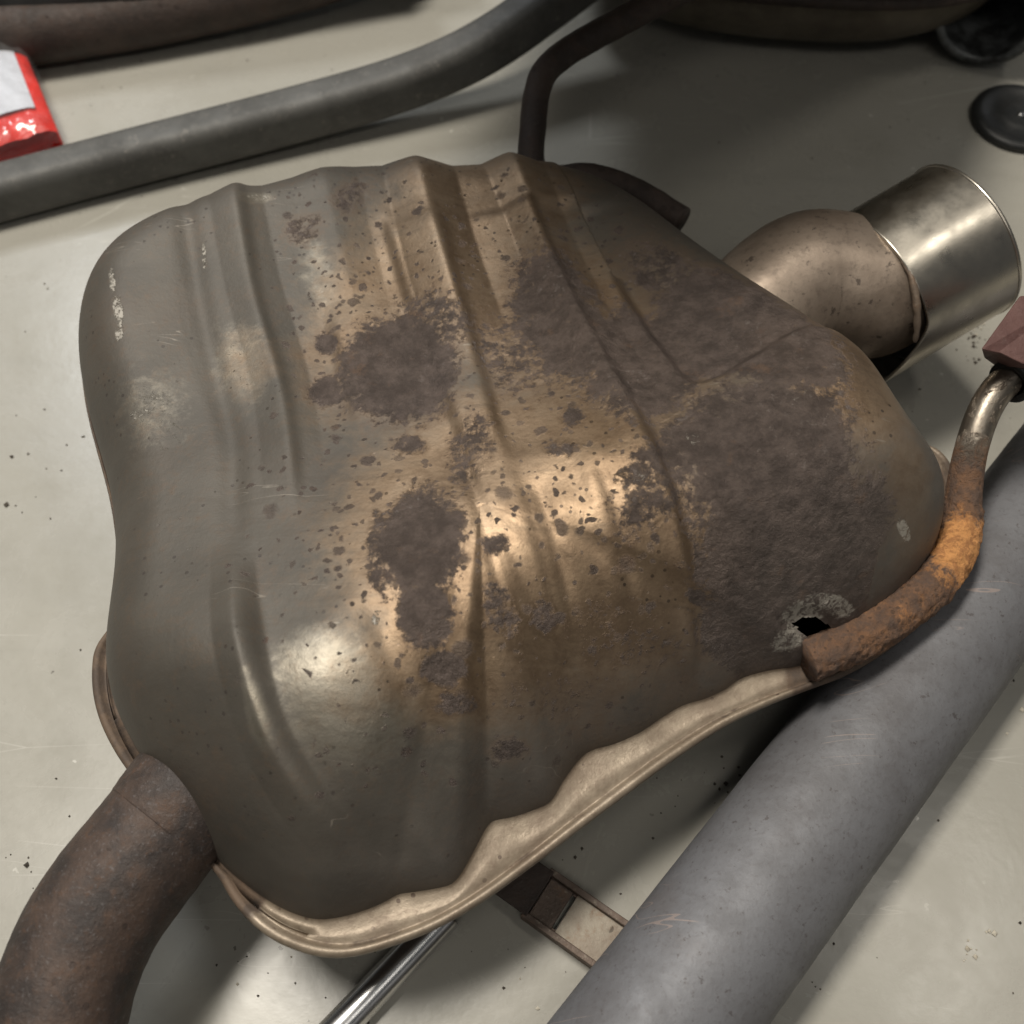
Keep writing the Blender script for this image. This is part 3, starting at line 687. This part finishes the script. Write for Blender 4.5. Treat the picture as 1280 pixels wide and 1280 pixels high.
# front hanger rod
hp = [P(1008, 826, Z0 + .012), P(1045, 812, Z0 + .0125), P(1085, 792, Z0 + .0125), P(1130, 762, Z0 + .0125), P(1168, 728, Z0 + .013), P(1193, 690, Z0 + .015), P(1203, 648, Z0 + .018), P(1206, 606, Z0 + .024), P(1214, 562, Z0 + .033), P(1229, 517, Z0 + .043), P(1250, 484, Z0 + .05), P(1280, 464, Z0 + .053), P(1330, 450, Z0 + .053)]
v, f = tube(hp, segs=64, sub=24, rad=[.0112, .0114, .0115, .0117, .0120, .0118, .0106, .0094, .0088, .0088, .0088, .0088, .0088])
n_ = len(v) // 64; path = catmull(hp, 24)
rust = []; orange = []; vv = v.copy()
for i in range(n_):
    t = i / (n_ - 1) * 12
    R_ = 1.0 - smooth01((t - 6.3) / 2.4) * 0.66; O_ = float(1.15 * np.exp(-((t - 5.0) / 1.0) ** 2) + 0.30 * np.exp(-((t - 2.6) / 1.3) ** 2))
    for j in range(64):
        p = v[i * 64 + j]; d = p - path[i]; l = np.linalg.norm(d)
        amp = 0.0013 * (1 - smooth01((t - 6.2) / 1.0))
        q = (p[0], p[1], p[2] * 2.0); crack = -abs(mnoise.noise(Vector((p[0] * 60, p[1] * 60, p[2] * 150))))
        vv[i * 64 + j] = path[i] + d * (1 + amp * (0.8 * fbm(p, 300) + 1.0 * crack) / l); rust.append(float(R_)); orange.append(O_ * (0.6 + 0.4 * (d[2] / l)))
HG = mesh_obj('hanger_rod', vv, f, HANGER, MUF)
at = HG.data.attributes.new('rust', 'FLOAT', 'POINT'); at.data.foreach_set('value', np.array(rust, np.float32))
at = HG.data.attributes.new('orange', 'FLOAT', 'POINT'); at.data.foreach_set('value', np.array(orange, np.float32))

# rear hanger rod: along the far flange, then up and away
rp = [P(852, 277, .095), P(815, 254, .096), P(775, 234, .096), P(735, 222, .095), P(700, 224, .095), P(672, 228, .100), P(664, 200, .108), P(666, 160, .118), P(672, 112, .130), P(686, 84, .136), P(720, 58, .138), P(780, 25, .138), P(840, -6, .136), P(900, -36, .130)]
v, f = tube(rp, [.0095, .0100, .0100, .0095, .009, .009, .0088, .0088, .0088, .0090, .0092, .0095, .0095, .0095], 32, 12, rough=0.0003, rscale=100); mesh_obj('rear_hanger_rod', v, f, DARKRUST, MUF)

# ------------------------------------------------------------------ red brown block on the end of the hanger rod
def prism(poly_px, z0, z1, shift=0.0):
    b = [P(x, y, z0) for x, y in poly_px]; t = [p + np.array([0, shift, z1 - z0]) for p in b]
    n = len(b); return np.array(b + t), [tuple(range(n - 1, -1, -1)), tuple(range(n, 2 * n))] + [(i, (i + 1) % n, n + (i + 1) % n, n + i) for i in range(n)]
def bevel(o, wdt=0.0015, seg=3):
    m_ = o.modifiers.new('bevel', 'BEVEL'); m_.width = wdt; m_.segments = seg; m_.limit_method = 'ANGLE'; return o
bl = empty('rubber_mount', tuple(P(1275, 430, Z0 + .055)))
tag(bl, 'reddish brown chunky mount pushed on the end of the bent hanger rod', 'mount')
top = [P(1275, 369, .172), P(1226, 437, .168), P(1250, 441, .165), P(1279, 456, .162), P(1340, 440, .165), P(1340, 372, .170)]
bot = [P(1272, 392, .135), P(1229, 446, .132), P(1250, 462, .130), P(1282, 470, .130), P(1340, 460, .130), P(1340, 395, .135)]
n = 6; f = [tuple(range(n - 1, -1, -1)), tuple(range(n, 2 * n))] + [(i, (i + 1) % n, n + (i + 1) % n, n + i) for i in range(n)]
bevel(mesh_obj('body', np.array(bot + top), f, REDRUB, bl, smooth=False), 0.0012, 3)
v, f = pipe([P(1262, 478, .137), P(1282, 463, .136), P(1300, 457, .136)], .0125, .004, 32, 8); mesh_obj('rod_sleeve', v, f, BLACKRUB, bl)

# ------------------------------------------------------------------ loose grey pipe
gp0, gp1 = P(815, 1290, .0405), P(1270, 682, .0405); gd = (gp1 - gp0) / np.linalg.norm(gp1 - gp0)
v, f = pipe([gp0 - gd * .25, gp0, gp0 * .5 + gp1 * .5, gp1, gp1 + gd * .18], .0400, .002, 96, 20, rough=0.00025, rscale=25)
gp = mesh_obj('exhaust_pipe', v, f, GREYPIPE); tag(gp, 'thick matt grey straight pipe lying diagonally under the muffler corner', 'pipe')

# ------------------------------------------------------------------ bent grey bar behind
bp = [P(-160, 284, .020), P(0, 241, .020), P(180, 193, .022), P(360, 146, .026), P(480, 112, .032), P(560, 82, .040), P(620, 50, .050), P(680, 8, .062), P(760, -52, .08)]
path = catmull(bp, 14); hw = .0165; cr_ = .011; ca = []
for cx, cy, s_ in ((1, 1, 0), (-1, 1, 1), (-1, -1, 2), (1, -1, 3)):
    for a in np.linspace(0, math.pi / 2, 7): ca.append(((hw - cr_) * cx + cr_ * math.cos(a + s_ * math.pi / 2), (hw + .003 - cr_) * cy + cr_ * math.sin(a + s_ * math.pi / 2)))
ca = np.array(ca); g = sweep(path, lambda i, t: ca); k = len(ca)
f = grid_faces(len(path), k) + [tuple(range(k - 1, -1, -1)), tuple((len(path) - 1) * k + j for j in range(k))]
b = mesh_obj('steel_bar', g.reshape(-1, 3), f, BARPAINT); tag(b, 'long dark grey square bar with a bend, lying behind the muffler beside the red packet', 'bar')

# ------------------------------------------------------------------ rusty pipes far behind, top left
v, f = tube([P(-150, 62, .03), P(40, 38, .03), P(200, 12, .03), P(380, -30, .035), P(560, -90, .04)], .027, 40, 12, rough=.0005); o = mesh_obj('rusty_pipe', v, f, DARKRUST)
tag(o, 'dark brown rusty pipe lying at the back beyond the red packet', 'pipe')
v, f = tube([P(-120, -8, .05), P(60, -14, .05), P(300, -48, .055), P(500, -80, .055)], .030, 40, 12, rough=.0004); o = mesh_obj('black_pipe', v, f, BLACKRUB)
tag(o, 'black pipe furthest back, along the upper left edge', 'pipe')

# ------------------------------------------------------------------ chrome rod and slotted channel below the flange
v, f = tube([P(345, 1365, .0085), P(428, 1280, .0085), P(512, 1192, .0085), P(560, 1142, .0085)], .0085, 40, 8); o = mesh_obj('steel_rod', v, f, CHROME)
tag(o, 'shiny thin steel rod poking out from under the near flange of the muffler', 'rod')

ch = empty('slotted_channel', tuple(P(705, 1150, 0.001)))
tag(ch, 'rusty slotted channel strip between the muffler flange and the grey pipe', 'channel')
c0, c1 = P(628, 1088, .003), P(770, 1188, .003); cdv = c1 - c0; cl = np.linalg.norm(cdv); cdv /= cl; cs = np.array([-cdv[1], cdv[0], 0])
if cs[1] < 0: cs = -cs
def chan(a, s, z): return c0 + cdv * a + cs * s + np.array([0, 0, z])
CW = .0135; sa, sb = cl * .532, cl * .566
def slab(a0, a1, s0, s1, z0, z1, name, mat=None):
    vv = np.array([chan(a, s, z) for z in (z0, z1) for a, s in ((a0, s0), (a1, s0), (a1, s1), (a0, s1))])
    vv2 = vv.copy(); vv2[:, 2] = [z0] * 4 + [z1] * 4
    ff = [(3, 2, 1, 0), (4, 5, 6, 7), (0, 1, 5, 4), (1, 2, 6, 5), (2, 3, 7, 6), (3, 0, 4, 7)]
    return bevel(mesh_obj(name, vv2, ff, mat or CHMAT, ch, smooth=False), .0005, 2)
CHMAT = mat_rust('channel_rust', ((0.10, 0.075, 0.06), (0.155, 0.115, 0.092), (0.26, 0.14, 0.075), (0.36, 0.32, 0.26)), 0.4, (0.45, 0.7), 0.5, 0.4)
CHPALE = mat_rust('channel_pale', ((0.36, 0.32, 0.26), (0.30, 0.25, 0.20), (0.26, 0.14, 0.075), (0.40, 0.37, 0.31)), 0.55, (0.5, 0.7), 0.5, 0.3)
slab(-.05, cl * .34, -CW, CW, .0095, .0115, 'cover_plate', DARKRUST)
slab(cl * .34, sa, -CW + .002, CW - .002, .005, .007, 'web'); slab(sb, cl + .02, -CW + .002, CW - .002, .005, .007, 'web', CHPALE)
slab(sa, sb, -CW + .002, -CW * .72, .005, .0069, 'web_edge'); slab(sa, sb, CW * .72, CW - .002, .005, .0069, 'web_edge')
slab(cl * .30, cl + .02, -CW - .0015, -CW + .002, .001, .0105, 'side_flange'); slab(cl * .30, cl + .02, CW - .002, CW + .0015, .001, .0105, 'side_flange')

# ------------------------------------------------------------------ red packet in clear film
bag = empty('red_packet', tuple(P(20, 150, 0.0))); tag(bag, 'red packet wrapped in shiny clear film with a white label, top left', 'packet')
corners = [P(-110, 92, .012), P(34, 56, .012), P(86, 178, .012), P(-90, 240, .012)]
def packet(nu, nv, hgt, inset, zoff, crumple, seed):
    vs = []
    for side in (1, -1):
        for iv in range(nv):
            for iu in range(nu):
                u = inset + (1 - 2 * inset) * iu / (nu - 1); v_ = inset + (1 - 2 * inset) * iv / (nv - 1)
                p = (1 - v_) * ((1 - u) * corners[0] + u * corners[1]) + v_ * ((1 - u) * corners[3] + u * corners[2])
                e = (1 - abs(2 * u - 1) ** 5) * (1 - abs(2 * v_ - 1) ** 5); e = max(e, 0) ** .5
                nzz = crumple * (abs(fbm((u * 3 + seed, v_ * 3, .1), 1.6, 4)))
                z = zoff + (hgt * e + nzz if side == 1 else -.010 * e)
                p = p.copy(); p[2] = .012 + z; vs.append(p)
    K = nu * nv; f = grid_faces(nv, nu, False); f = [tuple(reversed(q)) for q in f] + [tuple(x + K for x in q) for q in f]
    return vs, f
def mat_bag(name, col):
    m = M(name); n = m.noise(40, 5, 0.6, 1.0)
    return m.out(m.mix(m.step(n, .3, .7), col, tuple(c * .8 for c in col)), .35, 0, m.bump(m.noise(55, 5, .6, 1.5), .6, .003), Coat_Weight=1.0, Coat_Roughness=.06)
vs, f = packet(40, 40, .020, .04, 0, .004, 0); mesh_obj('red_pouch', vs, f, mat_bag('red_pouch_paper', (.80, .022, .010)), bag)
lab = []
for iv in range(14):
    for iu in range(14):
        u = .30 + .58 * iu / 13; v_ = .06 + .74 * iv / 13
        p = (1 - v_) * ((1 - u) * corners[0] + u * corners[1]) + v_ * ((1 - u) * corners[3] + u * corners[2])
        e = (1 - abs(2 * u - 1) ** 5) * (1 - abs(2 * v_ - 1) ** 5); p = p.copy(); p[2] = .012 + .0235 * max(e, 0) ** .5 + .0008 * mnoise.noise(Vector((u * 8, v_ * 8, 0))); lab.append(p)
mesh_obj('label', lab, [tuple(reversed(q)) for q in grid_faces(14, 14, False)], mat_bag('white_label_paper', (.66, .68, .74)), bag)
def mat_film():
    m = M('clear_film'); m.b.inputs['IOR'].default_value = 1.25
    return m.out((1, 1, 1), .06, 0, m.bump(m.noise(70, 6, .65, 2.0), .9, .004), Alpha=.05)
vs, f = packet(60, 60, .0265, .0, 0, .009, 3); mesh_obj('film_wrap', vs, f, mat_film(), bag)

# ------------------------------------------------------------------ second muffler and pipe mouth at the back
m2 = empty('old_muffler', tuple(P(980, -30, 0.0))); tag(m2, 'dark sooty muffler behind the polished tip, unseen leaning top added to cast shade', 'muffler')
cx, cy = P(985, -85, .05)[:2]; ax = (P(1120, -40, .05)[:2] - P(850, -60, .05)[:2]); ax /= np.linalg.norm(ax); ay = np.array([-ax[1], ax[0]])
rows = []
for iz, ph in enumerate(np.linspace(-math.pi / 2, math.pi / 2, 19)):
    ring = []; zc = .075
    for a in np.linspace(0, 2 * math.pi, 96, endpoint=False):
        k_ = 2.6; c_, s_ = math.cos(a), math.sin(a); rr = (abs(c_) ** k_ + abs(s_) ** k_) ** (-1 / k_); sq = max(math.cos(ph), .03) ** .45
        p = np.array([cx, cy]) + ax * rr * c_ * .19 * sq + ay * rr * s_ * .125 * sq
        zz = zc + (.44 if ph > 0 else .072) * math.sin(ph); ln = max(zz - .10, 0)   # unseen upper body added, leaned forward to cast shade
        ring.append((p[0] - .66 * ln, p[1] - .90 * ln, zz))
    rows.append(ring)
rows = np.array(rows); f = grid_faces(19, 96) + [tuple(18 * 96 + j for j in range(96)), tuple(range(95, -1, -1))]
mesh_obj('shell', rows.reshape(-1, 3), f, DARKSHELL, m2)
rg_ = rows[9]; d_ = rg_[:, :2] - (cx, cy); path = np.c_[(cx, cy) + d_ * 1.035, np.full(96, .075)]
v, f = tube(np.vstack([path, path[:1]]), .005, 12, 2, cap=(False, False)); mesh_obj('seam', v, f, DARKRUST, m2)

st = empty('pipe_stub', tuple(P(1240, 20, 0.0))); tag(st, 'black open pipe end facing forward in the upper right corner', 'pipe')
sp_ = P(1238, 24, .050); v, f = pipe([sp_, sp_ + (.02, .06, .0), sp_ + (.035, .14, .005), sp_ + (.03, .26, .01)], [.042, .041, .040, .040], .0062, 72, 10, rough=.0006); mesh_obj('pipe_wall', v, f, mat_plain('worn_black_paint', (.030, .030, .029), (.19, .20, .20), .42, .3, 45, .4), st)
# ------------------------------------------------------------------ rubber cap on the floor
cap = empty('rubber_grommet', tuple(P(1272, 152, 0.0))); tag(cap, 'round black rubber grommet flat on the floor by the right edge', 'grommet')
c_ = P(1272, 152, 0.0)
def lathe(profile, c, segs=64):
    vs = [(c[0] + r * math.cos(a), c[1] + r * math.sin(a), c[2] + z) for r, z in profile for a in np.linspace(0, 2 * math.pi, segs, endpoint=False)]
    return vs, grid_faces(len(profile), segs) + [tuple((len(profile) - 1) * segs + j for j in range(segs))]
v, f = lathe([(.037, 0), (.039, .002), (.0385, .006), (.036, .0078), (.030, .0080), (.0285, .0066), (.016, .0064), (.0145, .0072), (.011, .0072), (.002, .0070)], c_); mesh_obj('disc', v, f, BLACKRUB, cap)
v, f = lathe([(.003, .0069), (.0032, .0080), (.002, .0087), (.0005, .0089)], c_, 24); mesh_obj('centre_stud', v, f, mat_chrome('stud_metal', (.4, .4, .4), .3), cap)

# ------------------------------------------------------------------ grit on the floor
gv, gf = [], []
def grain(c, r):
    b = len(gv); st_ = [Vector((random.gauss(0, 1), random.gauss(0, 1), random.gauss(0, .7))).normalized() for _ in range(4)]
    for dx, dy, dz in ((1, 0, 0), (-1, 0, 0), (0, 1, 0), (0, -1, 0), (0, 0, 1), (0, 0, -.6)):
        k_ = r * random.uniform(.6, 1.3); gv.append((c[0] + dx * k_, c[1] + dy * k_, c[2] + .5 * r + dz * k_ * .7))
    for a, bb, c2 in ((0, 2, 4), (2, 1, 4), (1, 3, 4), (3, 0, 4), (2, 0, 5), (1, 2, 5), (3, 1, 5), (0, 3, 5)): gf.append((b + a, b + bb, b + c2))
for _ in range(280):
    grain(P(random.uniform(-20, 1300), random.uniform(20, 1290), 0), 10 ** random.uniform(-3.5, -2.95))
for cx_, cy_, n_g, sp_ in ((1222, 425, 26, 14), (1235, 482, 14, 8), (65, 575, 8, 30), (40, 640, 4, 20), (20, 1080, 5, 14), (870, 960, 22, 45), (700, 1060, 8, 20), (1000, 1180, 6, 40)):
    for _ in range(n_g): grain(P(random.gauss(cx_, sp_), random.gauss(cy_, sp_), 0), 10 ** random.uniform(-3.3, -2.75))
o = mesh_obj('grit', gv, gf, mat_plain('dark_grit', (.05, .042, .034), (.11, .09, .07), .8), None, smooth=False); tag(o, 'dark grit and rust crumbs scattered over the floor', kind='stuff')
gv, gf = [], []
for cx_, cy_, n_g, sp_ in ((1240, 1165, 4, 4), (1215, 1195, 9, 8), (1225, 408, 6, 6), (1238, 478, 3, 4), (1262, 890, 4, 20), (350, 1235, 3, 40), (650, 1255, 3, 50)):
    for _ in range(n_g): grain(P(random.gauss(cx_, sp_), random.gauss(cy_, sp_), 0), 10 ** random.uniform(-3.3, -2.8))
o = mesh_obj('crumbs', gv, gf, mat_plain('pale_crumb', (.6, .56, .47), (.5, .45, .36), .8), None, smooth=False); tag(o, 'pale beige crumbs scattered on the floor near the right edge', kind='stuff')
